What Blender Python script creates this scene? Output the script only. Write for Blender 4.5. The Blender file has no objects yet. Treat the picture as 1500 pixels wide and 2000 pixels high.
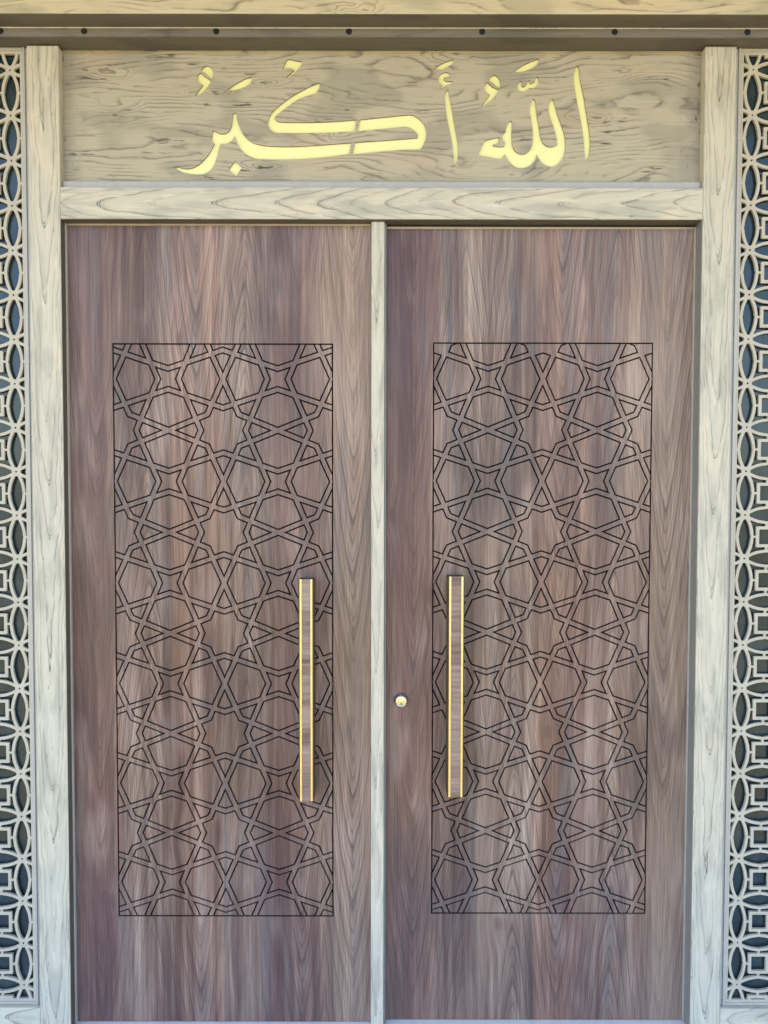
import bpy, bmesh, math
import numpy as np
from mathutils import Vector, Matrix
from mathutils.geometry import tessellate_polygon

# ------------------------------------------------------------------ camera, sky, sun, exposure
scene = bpy.context.scene
cam_data = bpy.data.cameras.new('camera')
cam_data.sensor_fit = 'HORIZONTAL'
cam_data.sensor_width = 36.0
cam_data.lens = 36.0
cam_data.clip_start = 0.05
cam_data.clip_end = 500.0
cam = bpy.data.objects.new('camera', cam_data)
scene.collection.objects.link(cam)
scene.camera = cam
PITCH, ROLL = math.radians(2.021), math.radians(-0.085)
cam.matrix_world = (Matrix.Translation((0, -2.24, 1.57)) @ Matrix.Rotation(math.pi / 2 - PITCH, 4, 'X')
                    @ Matrix.Rotation(-ROLL, 4, 'Z'))

SUN_EL, SUN_AZ = math.radians(58), math.radians(-82)      # azimuth from +Y towards +X: sun far round to the left
world = bpy.data.worlds.new('World')
scene.world = world
world.use_nodes = True
wn = world.node_tree
sky = wn.nodes.new('ShaderNodeTexSky')
sky.sky_type = 'NISHITA'
sky.sun_disc = False
sky.sun_elevation = SUN_EL
sky.sun_rotation = SUN_AZ
sky.air_density = 1.0
sky.dust_density = 1.0
sky.ozone_density = 1.8
bg = wn.nodes['Background']
bg.inputs['Strength'].default_value = 0.15
wn.links.new(sky.outputs[0], bg.inputs[0])
sun_data = bpy.data.lights.new('sun', 'SUN')
sun_data.energy = 2.0
sun_data.angle = math.radians(0.53)
sun_data.color = (1.0, 0.93, 0.82)
sun = bpy.data.objects.new('sun', sun_data)
scene.collection.objects.link(sun)
to_sun = Vector((math.sin(SUN_AZ) * math.cos(SUN_EL), math.cos(SUN_AZ) * math.cos(SUN_EL), math.sin(SUN_EL)))
sun.rotation_euler = to_sun.to_track_quat('Z', 'Y').to_euler()
sun.location = (-6, 3, 8)
scene.view_settings.view_transform = 'Standard'
scene.view_settings.look = 'None'
scene.view_settings.exposure = 2.05
scene.view_settings.gamma = 1.0
scene.cycles.max_bounces = 6
scene.cycles.diffuse_bounces = 4
scene.cycles.glossy_bounces = 3

# ------------------------------------------------------------------ object helpers
COL = scene.collection

def tag(o, label=None, cat=None, kind=None, group=None):
    if label: o['label'] = label
    if cat: o['category'] = cat
    if kind: o['kind'] = kind
    if group: o['group'] = group
    return o

def empty(name, loc=(0, 0, 0)):
    o = bpy.data.objects.new(name, None)
    o.location = loc
    o.empty_display_size = 0.1
    COL.objects.link(o)
    return o

def link(name, me, mat, parent=None):
    o = bpy.data.objects.new(name, me)
    me.materials.append(mat)
    COL.objects.link(o)
    if parent is not None:
        o.parent = parent
        # parts are modelled in world coordinates; undo every offset above them
        off = Vector(parent.location)
        p = parent.parent
        while p is not None:
            off += Vector(p.location)
            p = p.parent
        o.location = -off
    return o

def box_mesh(name, x0, x1, y0, y1, z0, z1, bev=0.0, seg=2):
    bm = bmesh.new()
    bmesh.ops.create_cube(bm, size=1.0)
    for v in bm.verts:
        v.co = ((x0 + x1) / 2 + v.co.x * (x1 - x0), (y0 + y1) / 2 + v.co.y * (y1 - y0), (z0 + z1) / 2 + v.co.z * (z1 - z0))
    if bev > 0:
        bmesh.ops.bevel(bm, geom=list(bm.edges), offset=bev, segments=seg, profile=0.6, affect='EDGES')
    me = bpy.data.meshes.new(name)
    bm.to_mesh(me)
    bm.free()
    return me

def box(name, mat, parent, *a, **k):
    return link(name, box_mesh(name, *a, **k), mat, parent)

def area2(p):
    return sum(p[i - 1][0] * p[i][1] - p[i][0] * p[i - 1][1] for i in range(len(p)))

def prism_data(loops, yf, yb, back=False):
    """loops: outer ring first, then holes; (x, z) points. Front faces look towards -Y."""
    rings = []
    for i, lp in enumerate(loops):
        lp = list(lp)
        if (area2(lp) > 0) != (i == 0):
            lp.reverse()
        rings.append(lp)                 # outer ccw in (x, z), holes cw
    flat = [p for r in rings for p in r]
    n = len(flat)
    verts = [(p[0], yf, p[1]) for p in flat] + [(p[0], yb, p[1]) for p in flat]
    faces = []
    tris = tessellate_polygon([[Vector((p[0], p[1], 0)) for p in r] for r in rings])
    for t in tris:
        a, b, c = [flat[i] for i in t]
        if (b[0] - a[0]) * (c[1] - a[1]) - (c[0] - a[0]) * (b[1] - a[1]) < 0:
            t = t[::-1]
        faces.append(tuple(t))           # ccw in (x, z) seen from -Y
        if back:
            faces.append(tuple(i + n for i in t[::-1]))
    s = 0
    for r in rings:
        m = len(r)
        for i in range(m):
            j = (i + 1) % m
            faces.append((s + i, s + i + n, s + j + n, s + j))
        s += m
    return verts, faces

def mesh_from(name, verts, faces):
    me = bpy.data.meshes.new(name)
    me.from_pydata([tuple(v) for v in verts], [], [tuple(f) for f in faces])
    me.update()
    return me

def prism(name, mat, parent, loops, yf, yb, back=False):
    return link(name, mesh_from(name, *prism_data(loops, yf, yb, back)), mat, parent)

def lathe(name, mat, parent, cx, cz, prof, n=40):
    """prof: (radius, y) from the wall outwards, axis along Y."""
    verts, faces = [], []
    for r, y in prof:
        for k in range(n):
            a = 2 * math.pi * k / n
            verts.append((cx + r * math.cos(a), y, cz + r * math.sin(a)))
    for i in range(len(prof) - 1):
        for k in range(n):
            k2 = (k + 1) % n
            faces.append((i * n + k, i * n + k2, (i + 1) * n + k2, (i + 1) * n + k))
    verts.append((cx, prof[-1][1], cz))
    c = len(verts) - 1
    last = (len(prof) - 1) * n
    for k in range(n):
        faces.append((last + k, last + (k + 1) % n, c))
    me = mesh_from(name, verts, faces)
    bm = bmesh.new(); bm.from_mesh(me)
    bmesh.ops.recalc_face_normals(bm, faces=list(bm.faces))
    bm.to_mesh(me); bm.free()
    for p in me.polygons: p.use_smooth = True
    try: me.set_sharp_from_angle(angle=math.radians(35))
    except Exception: pass
    return link(name, me, mat, parent)

# ------------------------------------------------------------------ material helpers
class G:
    def __init__(self, name):
        self.mat = bpy.data.materials.new(name)
        self.mat.use_nodes = True
        self.nt = self.mat.node_tree
        self.bsdf = self.nt.nodes['Principled BSDF']
        g = self.nt.nodes.new('ShaderNodeNewGeometry')
        s = self.nt.nodes.new('ShaderNodeSeparateXYZ')
        self.nt.links.new(g.outputs['Position'], s.inputs[0])
        self.x, self.y, self.z = s.outputs
        self.pos = g.outputs['Position']

    def put(self, sock, v):
        if v is None: return
        if isinstance(v, bpy.types.NodeSocket):
            self.nt.links.new(v, sock)
        elif isinstance(v, (tuple, list)):
            sock.default_value = (*v, 1.0) if (len(v) == 3 and len(sock.default_value) == 4) else v
        else:
            sock.default_value = v

    def m(self, op, a, b=None, c=None, clamp=False):
        n = self.nt.nodes.new('ShaderNodeMath')
        n.operation = op
        n.use_clamp = clamp
        self.put(n.inputs[0], a); self.put(n.inputs[1], b); self.put(n.inputs[2], c)
        return n.outputs[0]
    def add(self, a, b): return self.m('ADD', a, b)
    def sub(self, a, b): return self.m('SUBTRACT', a, b)
    def mul(self, a, b): return self.m('MULTIPLY', a, b)
    def mad(self, a, b, c): return self.m('MULTIPLY_ADD', a, b, c)

    def vec(self, x, y, z):
        n = self.nt.nodes.new('ShaderNodeCombineXYZ')
        for i, v in enumerate((x, y, z)): self.put(n.inputs[i], v)
        return n.outputs[0]

    def noise(self, v, scale=1.0, detail=2.0, rough=0.5, dist=0.0):
        n = self.nt.nodes.new('ShaderNodeTexNoise')
        self.put(n.inputs['Vector'], v)
        n.inputs['Scale'].default_value = scale
        n.inputs['Detail'].default_value = detail
        n.inputs['Roughness'].default_value = rough
        n.inputs['Distortion'].default_value = dist
        return n.outputs['Fac']

    def voro(self, v, scale=1.0, rnd=1.0):
        n = self.nt.nodes.new('ShaderNodeTexVoronoi')
        self.put(n.inputs['Vector'], v)
        n.inputs['Scale'].default_value = scale
        n.inputs['Randomness'].default_value = rnd
        return n.outputs['Distance'], n.outputs['Color']

    def ramp(self, f, stops, interp='LINEAR'):
        n = self.nt.nodes.new('ShaderNodeValToRGB')
        n.color_ramp.interpolation = interp
        el = n.color_ramp.elements
        while len(el) < len(stops): el.new(0.5)
        for e, (p, c) in zip(el, stops):
            e.position = p
            e.color = (c, c, c, 1) if not isinstance(c, (tuple, list)) else (*c, 1)
        self.put(n.inputs[0], f)
        return n.outputs[0]

    def smooth(self, f, a, b, lo=0.0, hi=1.0):
        n = self.nt.nodes.new('ShaderNodeMapRange')
        n.interpolation_type = 'SMOOTHSTEP'
        self.put(n.inputs[0], f)
        for i, v in enumerate((a, b, lo, hi)): n.inputs[1 + i].default_value = v
        return n.outputs[0]

    def mix(self, f, a, b, blend='MIX'):
        n = self.nt.nodes.new('ShaderNodeMix')
        n.data_type = 'RGBA'
        n.blend_type = blend
        self.put(n.inputs[0], f); self.put(n.inputs[6], a); self.put(n.inputs[7], b)
        return n.outputs[2]

    def bump(self, h, dist, strength=1.0):
        n = self.nt.nodes.new('ShaderNodeBump')
        n.inputs['Strength'].default_value = strength
        n.inputs['Distance'].default_value = dist
        self.put(n.inputs['Height'], h)
        self.nt.links.new(n.outputs[0], self.bsdf.inputs['Normal'])

    def out(self, col=None, rough=None, metal=None, spec=None, coat=None):
        b = self.bsdf.inputs
        self.put(b['Base Color'], col); self.put(b['Roughness'], rough)
        self.put(b['Metallic'], metal); self.put(b['Specular IOR Level'], spec)
        if coat: b['Coat Weight'].default_value = coat; b['Coat Roughness'].default_value = 0.25
        return self.mat

def walnut(name='walnut_laminate', dusty=0.0):
    """Dark walnut print, grain upright; the same print runs over both leaves from their left edges."""
    g = G(name)
    side = g.m('GREATER_THAN', g.x, 0.003)
    u = g.add(g.mad(side, -0.922, 0.917), g.x)
    us = g.mad(side, 3.37, u)                                   # shifts the noise between the leaves
    warp = g.sub(g.noise(g.vec(g.mul(us, 3.4), 0.0, g.mul(g.z, 1.3)), detail=2), 0.5)
    # small knots that push the fibres aside
    kd, kc = g.voro(g.vec(g.mul(us, 5.6), 0.3, g.mul(g.z, 3.3)))
    sepc = g.nt.nodes.new('ShaderNodeSeparateColor'); g.nt.links.new(kc, sepc.inputs[0])
    kmask = g.m('GREATER_THAN', sepc.outputs[0], 0.50)
    kn = g.mul(g.smooth(kd, 0.36, 0.0), kmask)
    uw = g.add(g.mad(warp, 0.035, us), g.mul(kn, 0.016))
    # the print is made of staves, each with its own tone and its own pointed arches up or down
    st = g.m('DIVIDE', g.add(u, g.mul(warp, 0.012)), 0.148)
    sid = g.m('FLOOR', st)
    sv = g.sub(g.m('FRACT', st), 0.5)
    rnd = g.noise(g.vec(g.mul(sid, 5.37), 2.2, side), detail=0)
    rnd2 = g.noise(g.vec(g.mul(sid, 3.91), 8.8, g.mul(side, 0.4)), detail=0)
    way = g.sub(g.mul(g.m('GREATER_THAN', rnd, 0.5), 2.0), 1.0)
    off = g.mul(g.sub(rnd2, 0.5), 0.9)
    av = g.m('ABSOLUTE', g.add(sv, g.mul(off, 0.35)))
    wav = g.sub(g.noise(g.vec(g.mul(us, 16), 1.7, g.mul(g.z, 2.6)), detail=2), 0.5)
    h = g.add(g.add(g.mul(g.mul(g.z, way), 1.0), g.mul(g.m('POWER', av, 1.35), 1.25)), g.add(g.mul(wav, 0.13), g.mul(rnd2, 7.0)))
    rings = g.m('FRACT', g.mul(h, 6.0))
    line = g.ramp(rings, [(0.0, 1.0), (0.07, 0.85), (0.22, 0.35), (0.60, 0.0), (0.95, 0.05), (1.0, 1.0)])
    rings2 = g.m('FRACT', g.mul(h, 17.0))
    line2 = g.ramp(rings2, [(0.0, 1.0), (0.18, 0.2), (0.45, 0.0), (0.88, 0.0), (1.0, 1.0)])
    figure = g.smooth(g.noise(g.vec(g.mul(us, 7), 15.0, g.mul(g.z, 1.8)), detail=2), 0.36, 0.62, 0.15, 1.0)
    # colour bands
    band = g.noise(g.vec(g.mul(uw, 9), 4.0, g.mul(g.z, 0.75)), detail=2, rough=0.6)
    band2 = g.noise(g.vec(g.mul(uw, 44), 2.0, g.mul(g.z, 0.7)), detail=2, rough=0.6)
    b = g.mad(band2, 0.46, g.mul(band, 0.54))
    col = g.ramp(b, [(0.36, (0.080, 0.041, 0.033)), (0.445, (0.150, 0.090, 0.068)), (0.515, (0.240, 0.158, 0.118)),
                     (0.585, (0.335, 0.235, 0.178)), (0.67, (0.45, 0.335, 0.262))])
    tone = g.ramp(rnd, [(0.30, (0.78, 0.62, 0.60)), (0.42, (1.10, 0.86, 0.76)), (0.50, (1.0, 1.0, 0.94)), (0.58, (0.84, 0.76, 0.78)), (0.70, (1.15, 1.10, 1.0))])
    col = g.mix(0.65, col, tone, 'MULTIPLY')
    # broad drifts of heartwood: plum along the left edge of each print, tan sapwood towards the right
    edge = g.mad(warp, 0.20, u)
    plum = g.ramp(edge, [(0.0, 0.95), (0.045, 0.70), (0.080, 0.90), (0.14, 0.40), (0.22, 0.10), (0.50, 0.05), (0.60, 0.55), (0.68, 0.42), (0.76, 0.0)])
    drift = g.noise(g.vec(g.mul(us, 4.5), 7.0, g.mul(g.z, 1.6)), detail=3, rough=0.6)
    plum = g.mul(plum, g.smooth(drift, 0.28, 0.56, 0.35, 1.0))
    col = g.mix(plum, col, g.mix(0.78, col, (0.105, 0.050, 0.054)))
    tan = g.smooth(edge, 0.69, 0.80)
    col = g.mix(g.mul(tan, 0.50), col, (0.34, 0.25, 0.18))
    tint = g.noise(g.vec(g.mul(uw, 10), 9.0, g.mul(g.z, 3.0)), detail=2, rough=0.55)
    col = g.mix(g.smooth(tint, 0.50, 0.74, 0, 0.34), col, (0.46, 0.325, 0.27))  # pale pink dapples of reflected light painted into the wood colour
    col = g.mix(g.smooth(drift, 0.47, 0.33, 0, 0.60), col, (0.095, 0.062, 0.060))
    grey = g.noise(g.vec(g.mul(uw, 17), 12.0, g.mul(g.z, 1.1)), detail=2)
    col = g.mix(g.smooth(grey, 0.54, 0.68, 0, 0.45), col, (0.17, 0.145, 0.135))
    col = g.mix(g.mul(g.mul(line, figure), 0.62), col, (0.070, 0.038, 0.033))
    col = g.mix(g.mul(g.mul(line2, figure), 0.58), col, (0.060, 0.035, 0.030))
    fib = g.noise(g.vec(g.mul(uw, 240), 0.0, g.mul(g.z, 5.0)), detail=3, rough=0.65)
    fibm = g.smooth(fib, 0.30, 0.70, 0.76, 1.26)
    col = g.mix(1.0, col, g.vec(fibm, fibm, fibm), 'MULTIPLY')
    kcore = g.mul(g.smooth(g.mad(g.sub(fib, 0.5), 0.10, kd), 0.105, 0.05), kmask)
    col = g.mix(g.mul(kcore, 0.38), col, (0.070, 0.034, 0.028))
    col = g.mix(g.mul(kn, 0.18), col, (0.12, 0.060, 0.050))
    if dusty: col = g.mix(g.smooth(drift, 0.58, 0.40, 0.0, dusty), col, (0.130, 0.116, 0.118))
    smudge = g.noise(g.vec(g.mul(g.x, 6), 3.0, g.mul(g.z, 4)), detail=3, rough=0.62)
    g.bump(g.noise(g.vec(g.mul(g.x, 190), 0.0, g.mul(g.z, 4.0)), detail=1), 0.0005, 0.4)
    return g.out(col, g.smooth(smudge, 0.35, 0.65, 0.32, 0.48), spec=0.48)

def pale_wood(name, axis, centre, half, period, k=0.75, seed=0.0, base=(0.665, 0.60, 0.465), flip=False, density=1.0):
    """Limed pine print: tongues of pale wood that end in dark nested lines, one after another along the length."""
    g = G(name)
    along, across = (g.z, g.add(g.x, g.mul(g.add(g.y, 0.036), 1.0))) if axis == 'Z' else (g.x, g.add(g.z, g.add(g.y, 0.036)))
    if flip: along = g.mul(along, -1.0)
    u = g.m('DIVIDE', g.sub(across, centre), half)
    wob = g.sub(g.noise(g.vec(g.mul(along, 3.1), seed, 0.0), detail=1), 0.5)
    wob2 = g.sub(g.noise(g.vec(g.mul(along, 9.0), seed + 5.0, g.mul(u, 1.3)), detail=2), 0.5)
    u2 = g.add(g.mad(wob, 0.9, u), g.mul(wob2, 0.45))
    arch = g.mul(g.m('POWER', g.m('ABSOLUTE', u2), 1.7), k)
    jit = g.mul(g.sub(g.noise(g.vec(g.mul(along, 1.9), seed + 2.0, 0.0), detail=0), 0.5), period * 2.2)
    fine = g.mul(g.sub(g.noise(g.vec(g.mul(along, 26), seed, g.mul(u, 7)), detail=2), 0.5), period * 0.07)
    t = g.m('DIVIDE', g.add(g.add(g.sub(along, arch), jit), fine), period)
    f = g.m('FRACT', t)
    cell = g.m('FLOOR', t)
    pick = g.noise(g.vec(g.mul(cell, 7.31), seed + 11.0, 3.0), detail=0)
    line = g.ramp(f, [(0.0, 0.6), (0.012, 1.0), (0.040, 0.25), (0.060, 0.22), (0.076, 0.95), (0.105, 0.16), (0.150, 0.10),
                      (0.170, 0.40), (0.200, 0.05), (0.26, 0.08), (0.30, 0.0), (0.60, 0.0), (1.0, 0.25)])
    shade = g.ramp(f, [(0.0, 0.65), (0.12, 0.50), (0.45, 0.85), (0.72, 0.35), (0.84, 0.05), (1.0, 0.0)])
    brk = g.smooth(g.noise(g.vec(g.mul(along, 14), seed + 3.0, g.mul(u, 2.5)), detail=2), 0.30, 0.50)
    strength = g.mul(g.mul(line, brk), g.smooth(pick, 0.34, 0.58, 0.35, 1.0))
    cloud = g.noise(g.vec(g.mul(along, 5), seed + 7.0, g.mul(u, 1.2)), detail=3, rough=0.55)
    greyc = tuple(c * d for c, d in zip(base, (0.66, 0.675, 0.68)))
    col = g.mix(g.mul(shade, 0.55), base, greyc)
    col = g.mix(g.smooth(cloud, 0.46, 0.62, 0, 0.78), col, greyc)
    fleck = g.noise(g.vec(g.mul(along, 22), seed + 27.0, g.mul(across, 120)), detail=3, rough=0.6)
    col = g.mix(g.mul(g.smooth(fleck, 0.64, 0.72), 0.6), col, (0.16, 0.145, 0.12))
    warm = g.noise(g.vec(g.mul(along, 7), seed + 17.0, g.mul(u, 1.0)), detail=1)
    col = g.mix(g.smooth(warm, 0.56, 0.72, 0, 0.5), col, tuple(min(c * d, 0.9) for c, d in zip(base, (1.10, 1.02, 0.94))))
    fib = g.noise(g.vec(g.mul(along, 5.0), seed, g.mul(across, 420)), detail=3, rough=0.6)
    side = g.smooth(g.m('ABSOLUTE', u2), 0.25, 0.75, 0.35, 1.0)
    col = g.mix(g.mul(g.smooth(fib, 0.48, 0.72, 0, 0.46), side), col, (0.24, 0.215, 0.17))
    veins = g.m('FRACT', g.mul(t, 5.0))
    col = g.mix(g.mul(g.ramp(veins, [(0.0, 0.6), (0.10, 0.0), (0.9, 0.0), (1.0, 0.6)]), g.mul(side, 0.28)), col, (0.25, 0.225, 0.18))
    col = g.mix(g.mul(strength, 1.0 * density), col, (0.060, 0.050, 0.042))
    g.bump(fib, 0.0003, 0.5)
    return g.out(col, 0.46, spec=0.4)

def plank_wood(name, base, seed=0.0, dark=0.8, rough=0.5, vertical=False, blots=1.0):
    """Wide pale pine board: level-line grain along X with eyes, black knots and grey clouds."""
    g = G(name)
    x, z = g.x, g.add(g.z, g.y)
    bend = g.sub(g.noise(g.vec(g.mul(x, 11), seed + 21, g.mul(z, 26)), detail=2), 0.5)
    bend2 = g.sub(g.noise(g.vec(g.mul(x, 9), seed + 31, g.mul(z, 20)), detail=2), 0.5)
    kd, kc = g.voro(g.vec(g.mad(bend, 0.55, g.mul(x, 4.2)), seed, g.mad(bend2, 0.55, g.mul(z, 15.0))))
    sepc = g.nt.nodes.new('ShaderNodeSeparateColor'); g.nt.links.new(kc, sepc.inputs[0])
    kmask = g.m('GREATER_THAN', sepc.outputs[0], 0.45)
    kn = g.mul(g.smooth(kd, 0.42, 0.0), kmask)
    rag = g.noise(g.vec(g.mul(x, 38), seed + 4, g.mul(z, 90)), detail=3)
    h = g.noise(g.vec(g.mul(x, 1.7), seed + 1.3, g.mul(z, 6.5)), detail=2.0, rough=0.42)
    h = g.add(g.mul(g.mad(kn, 0.22, h), 0.60), g.mul(z, 2.2))
    h = g.mad(bend, 0.035, h)
    h = g.mad(rag, 0.010, h)
    r = g.m('FRACT', g.mul(h, 26.0))
    line = g.ramp(r, [(0.0, 1.0), (0.14, 0.30), (0.42, 0.0), (0.86, 0.0), (1.0, 1.0)])
    mask = g.smooth(g.noise(g.vec(g.mul(x, 5.5), seed + 6, g.mul(z, 15)), detail=3, rough=0.65), 0.40, 0.60)
    near = g.smooth(kd, 0.48, 0.12)
    mask = g.m('MAXIMUM', mask, g.mul(near, kmask))
    grey = tuple(c * d for c, d in zip(base, (0.74, 0.76, 0.77)))
    cloud = g.noise(g.vec(g.mul(x, 4.2), seed + 8, g.mul(z, 11)), detail=1.5)
    col = g.mix(g.smooth(cloud, 0.50, 0.60, 0, 0.85), base, grey)
    pink = g.noise(g.vec(g.mul(x, 3.2), seed + 9, g.mul(z, 9)), detail=1.5)
    col = g.mix(g.smooth(pink, 0.54, 0.68, 0, 0.55), col, tuple(c * d for c, d in zip(base, (1.10, 0.98, 0.92))))
    fib = g.noise(g.vec(g.mul(x, 6), seed, g.mul(z, 380)), detail=3, rough=0.6)
    col = g.mix(g.smooth(fib, 0.48, 0.74, 0, 0.42), col, tuple(c * 0.45 for c in base))
    col = g.mix(g.mul(g.mul(line, mask), 0.85 * dark), col, (0.075, 0.058, 0.045))
    gash = g.noise(g.vec(g.mul(x, 8.5), seed + 40, g.mul(z, 58)), detail=3, rough=0.6)
    gash = g.mul(g.smooth(gash, 0.605, 0.66), g.smooth(mask, 0.2, 0.9))
    col = g.mix(g.mul(gash, 0.85 * blots), col, (0.05, 0.04, 0.035))
    core = g.mul(g.smooth(g.mad(g.sub(rag, 0.5), 0.16, kd), 0.115, 0.065), kmask)
    col = g.mix(g.mul(core, 0.95 * blots), col, (0.022, 0.018, 0.018))
    g.bump(fib, 0.0003, 0.5)
    return g.out(col, rough, spec=0.4)

def soil(mat_name, x_ends, z_top):
    """Grime that has gathered along the ends of the sign board."""
    mat = bpy.data.materials[mat_name]
    nt = mat.node_tree
    g = G.__new__(G)
    g.mat, g.nt, g.bsdf = mat, nt, nt.nodes['Principled BSDF']
    geo = nt.nodes.new('ShaderNodeNewGeometry'); s = nt.nodes.new('ShaderNodeSeparateXYZ')
    nt.links.new(geo.outputs['Position'], s.inputs[0])
    x, y, z = s.outputs
    src = g.bsdf.inputs['Base Color'].links[0].from_socket
    d = g.m('MINIMUM', g.sub(x, x_ends[0]), g.sub(x_ends[1], x))
    n = g.noise(g.vec(g.mul(x, 22), 0, g.mul(z, 9)), detail=4, rough=0.65)
    f = g.smooth(g.mad(g.sub(n, 0.5), 0.14, d), 0.075, 0.0)
    speck = g.smooth(g.noise(g.vec(g.mul(x, 70), 5, g.mul(z, 30)), detail=3), 0.60, 0.70)
    col = g.mix(g.mul(f, 0.5), src, (0.25, 0.225, 0.185))
    col = g.mix(g.mul(g.mul(f, speck), 0.8), col, (0.07, 0.06, 0.05))
    g.nt.links.new(col, g.bsdf.inputs['Base Color'])

def plain(name, col, rough=0.5, metal=0.0, spec=0.5, vary=0.12, scale=30.0):
    g = G(name)
    n = g.noise(g.pos, scale=scale, detail=4, rough=0.6)
    lo = tuple(c * (1 - vary) for c in col)
    hi = tuple(min(1.0, c * (1 + vary)) for c in col)
    c = g.ramp(n, [(0.3, lo), (0.7, hi)])
    return g.out(c, g.smooth(n, 0.3, 0.7, max(rough - 0.07, 0.02), rough + 0.07), metal=metal, spec=spec)

def inlay_wood():
    g = G('handle_inlay_walnut')
    n = g.noise(g.vec(g.mul(g.x, 6), 0.0, g.mul(g.z, 95)), detail=4, rough=0.65)
    n2 = g.noise(g.vec(g.mul(g.x, 3), 5.0, g.mul(g.z, 13)), detail=2)
    col = g.ramp(g.mad(n2, 0.5, g.mul(n, 0.5)), [(0.33, (0.09, 0.052, 0.042)), (0.46, (0.22, 0.142, 0.112)), (0.62, (0.36, 0.255, 0.205))])
    return g.out(col, 0.42)

def dark_glass():
    g = G('dark_blue_glass')
    n = g.noise(g.vec(g.mul(g.x, 9), 0, g.mul(g.z, 5)), detail=6, rough=0.7)
    sp = g.noise(g.vec(g.mul(g.x, 160), 0, g.mul(g.z, 90)), detail=2)
    col = g.ramp(n, [(0.3, (0.008, 0.016, 0.020)), (0.52, (0.019, 0.036, 0.043)), (0.72, (0.046, 0.072, 0.080))])
    col = g.mix(g.smooth(sp, 0.66, 0.80, 0, 0.35), col, (0.16, 0.21, 0.26))
    return g.out(col, g.smooth(n, 0.3, 0.7, 0.07, 0.20), spec=0.5)

def paving():
    g = G('sandstone_paving')
    br = g.nt.nodes.new('ShaderNodeTexBrick')
    g.nt.links.new(g.pos, br.inputs['Vector'])
    br.inputs['Scale'].default_value = 1.0
    br.inputs['Brick Width'].default_value = 0.6
    br.inputs['Row Height'].default_value = 0.4
    br.inputs['Mortar Size'].default_value = 0.006
    br.inputs['Color1'].default_value = (0.475, 0.36, 0.145, 1)
    br.inputs['Color2'].default_value = (0.41, 0.305, 0.12, 1)
    br.inputs['Mortar'].default_value = (0.30, 0.22, 0.13, 1)
    n = g.noise(g.pos, scale=9, detail=6, rough=0.6)
    v = g.smooth(n, 0.3, 0.7, 0.86, 1.08)
    return g.out(g.mix(1.0, br.outputs['Color'], g.vec(v, v, v), 'MULTIPLY'), 0.75)

M = dict(
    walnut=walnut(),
    strap=walnut('walnut_strapwork', 0.22),
    char=plain('charred_cut_edge', (0.19, 0.16, 0.085), 0.7),
    post_left=pale_wood('limed_pine_left_post', 'Z', -0.963, 0.0448, 0.26, seed=1.0),
    post_right=pale_wood('limed_pine_right_post', 'Z', 0.946, 0.0441, 0.24, seed=23.0),
    lintel=pale_wood('limed_pine_lintel', 'X', 2.367, 0.0444, 0.125, k=0.20, seed=41.0),
    rail=pale_wood('limed_pine_rail', 'X', 0.0, 0.06, 0.10, k=0.2, seed=55.0),
    astragal=pale_wood('limed_pine_astragal', 'Z', -0.010, 0.030, 0.34, k=0.6, seed=71.0, density=0.7),
    board=plank_wood('pine_sign_board', (0.46, 0.405, 0.30), seed=3.0),
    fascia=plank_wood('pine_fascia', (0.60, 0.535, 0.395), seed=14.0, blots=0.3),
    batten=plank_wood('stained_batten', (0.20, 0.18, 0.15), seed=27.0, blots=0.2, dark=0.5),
    bead=plain('pale_bead', (0.43, 0.41, 0.37), 0.24, vary=0.04, scale=8),
    trim=plain('leaf_edge_trim', (0.40, 0.365, 0.315), 0.38, vary=0.08),
    lining=plain('dark_reveal_lining', (0.095, 0.080, 0.055), 0.6),
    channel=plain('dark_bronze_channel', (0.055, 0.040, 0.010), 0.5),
    step=plain('grey_edge_profile', (0.22, 0.21, 0.185), 0.4, vary=0.1),
    lattice=plain('cream_lattice', (0.48, 0.43, 0.335), 0.5, vary=0.09, scale=18),
    glass=dark_glass(),
    soffit_dark=plank_wood('stained_soffit', (0.135, 0.118, 0.085), seed=33.0, blots=0.3, dark=0.5),  # dark brown stands in for the shade under the cornice
    lip=plain('pale_metal_lip', (0.62, 0.60, 0.56), 0.3),
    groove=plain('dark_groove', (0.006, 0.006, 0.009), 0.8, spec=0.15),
    black=plain('black_plug', (0.006, 0.006, 0.008), 0.5),
    brass=plain('brushed_brass', (0.80, 0.68, 0.36), 0.32, metal=1.0, vary=0.05),
    chrome=plain('worn_chrome', (0.60, 0.60, 0.60), 0.14, metal=1.0, vary=0.05),
    plug=plain('lock_brass', (0.80, 0.66, 0.36), 0.36, metal=1.0, vary=0.08, scale=120),
    inlay=inlay_wood(),
    sill=plain('pale_sill_metal', (0.72, 0.72, 0.70), 0.4, vary=0.06),
    paving=paving(),
    marble=plain('pale_grey_marble', (0.72, 0.74, 0.76), 0.35, vary=0.1, scale=3.0),
    soffit=plain('oiled_pine_soffit', (0.38, 0.29, 0.16), 0.7),  # brown set to cut and warm the light reaching the upper doors
)
gy = G('yellow_letter_acrylic')
yn = gy.noise(gy.pos, scale=7, detail=3)
yc = gy.ramp(yn, [(0.3, (0.86, 0.81, 0.36)), (0.7, (0.90, 0.86, 0.41))])
M['yellow'] = gy.out(yc, 0.3, spec=0.5)
YELLOW_NODE = gy
soil('pine_sign_board', (-0.918, 0.902), 2.8055)

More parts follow.
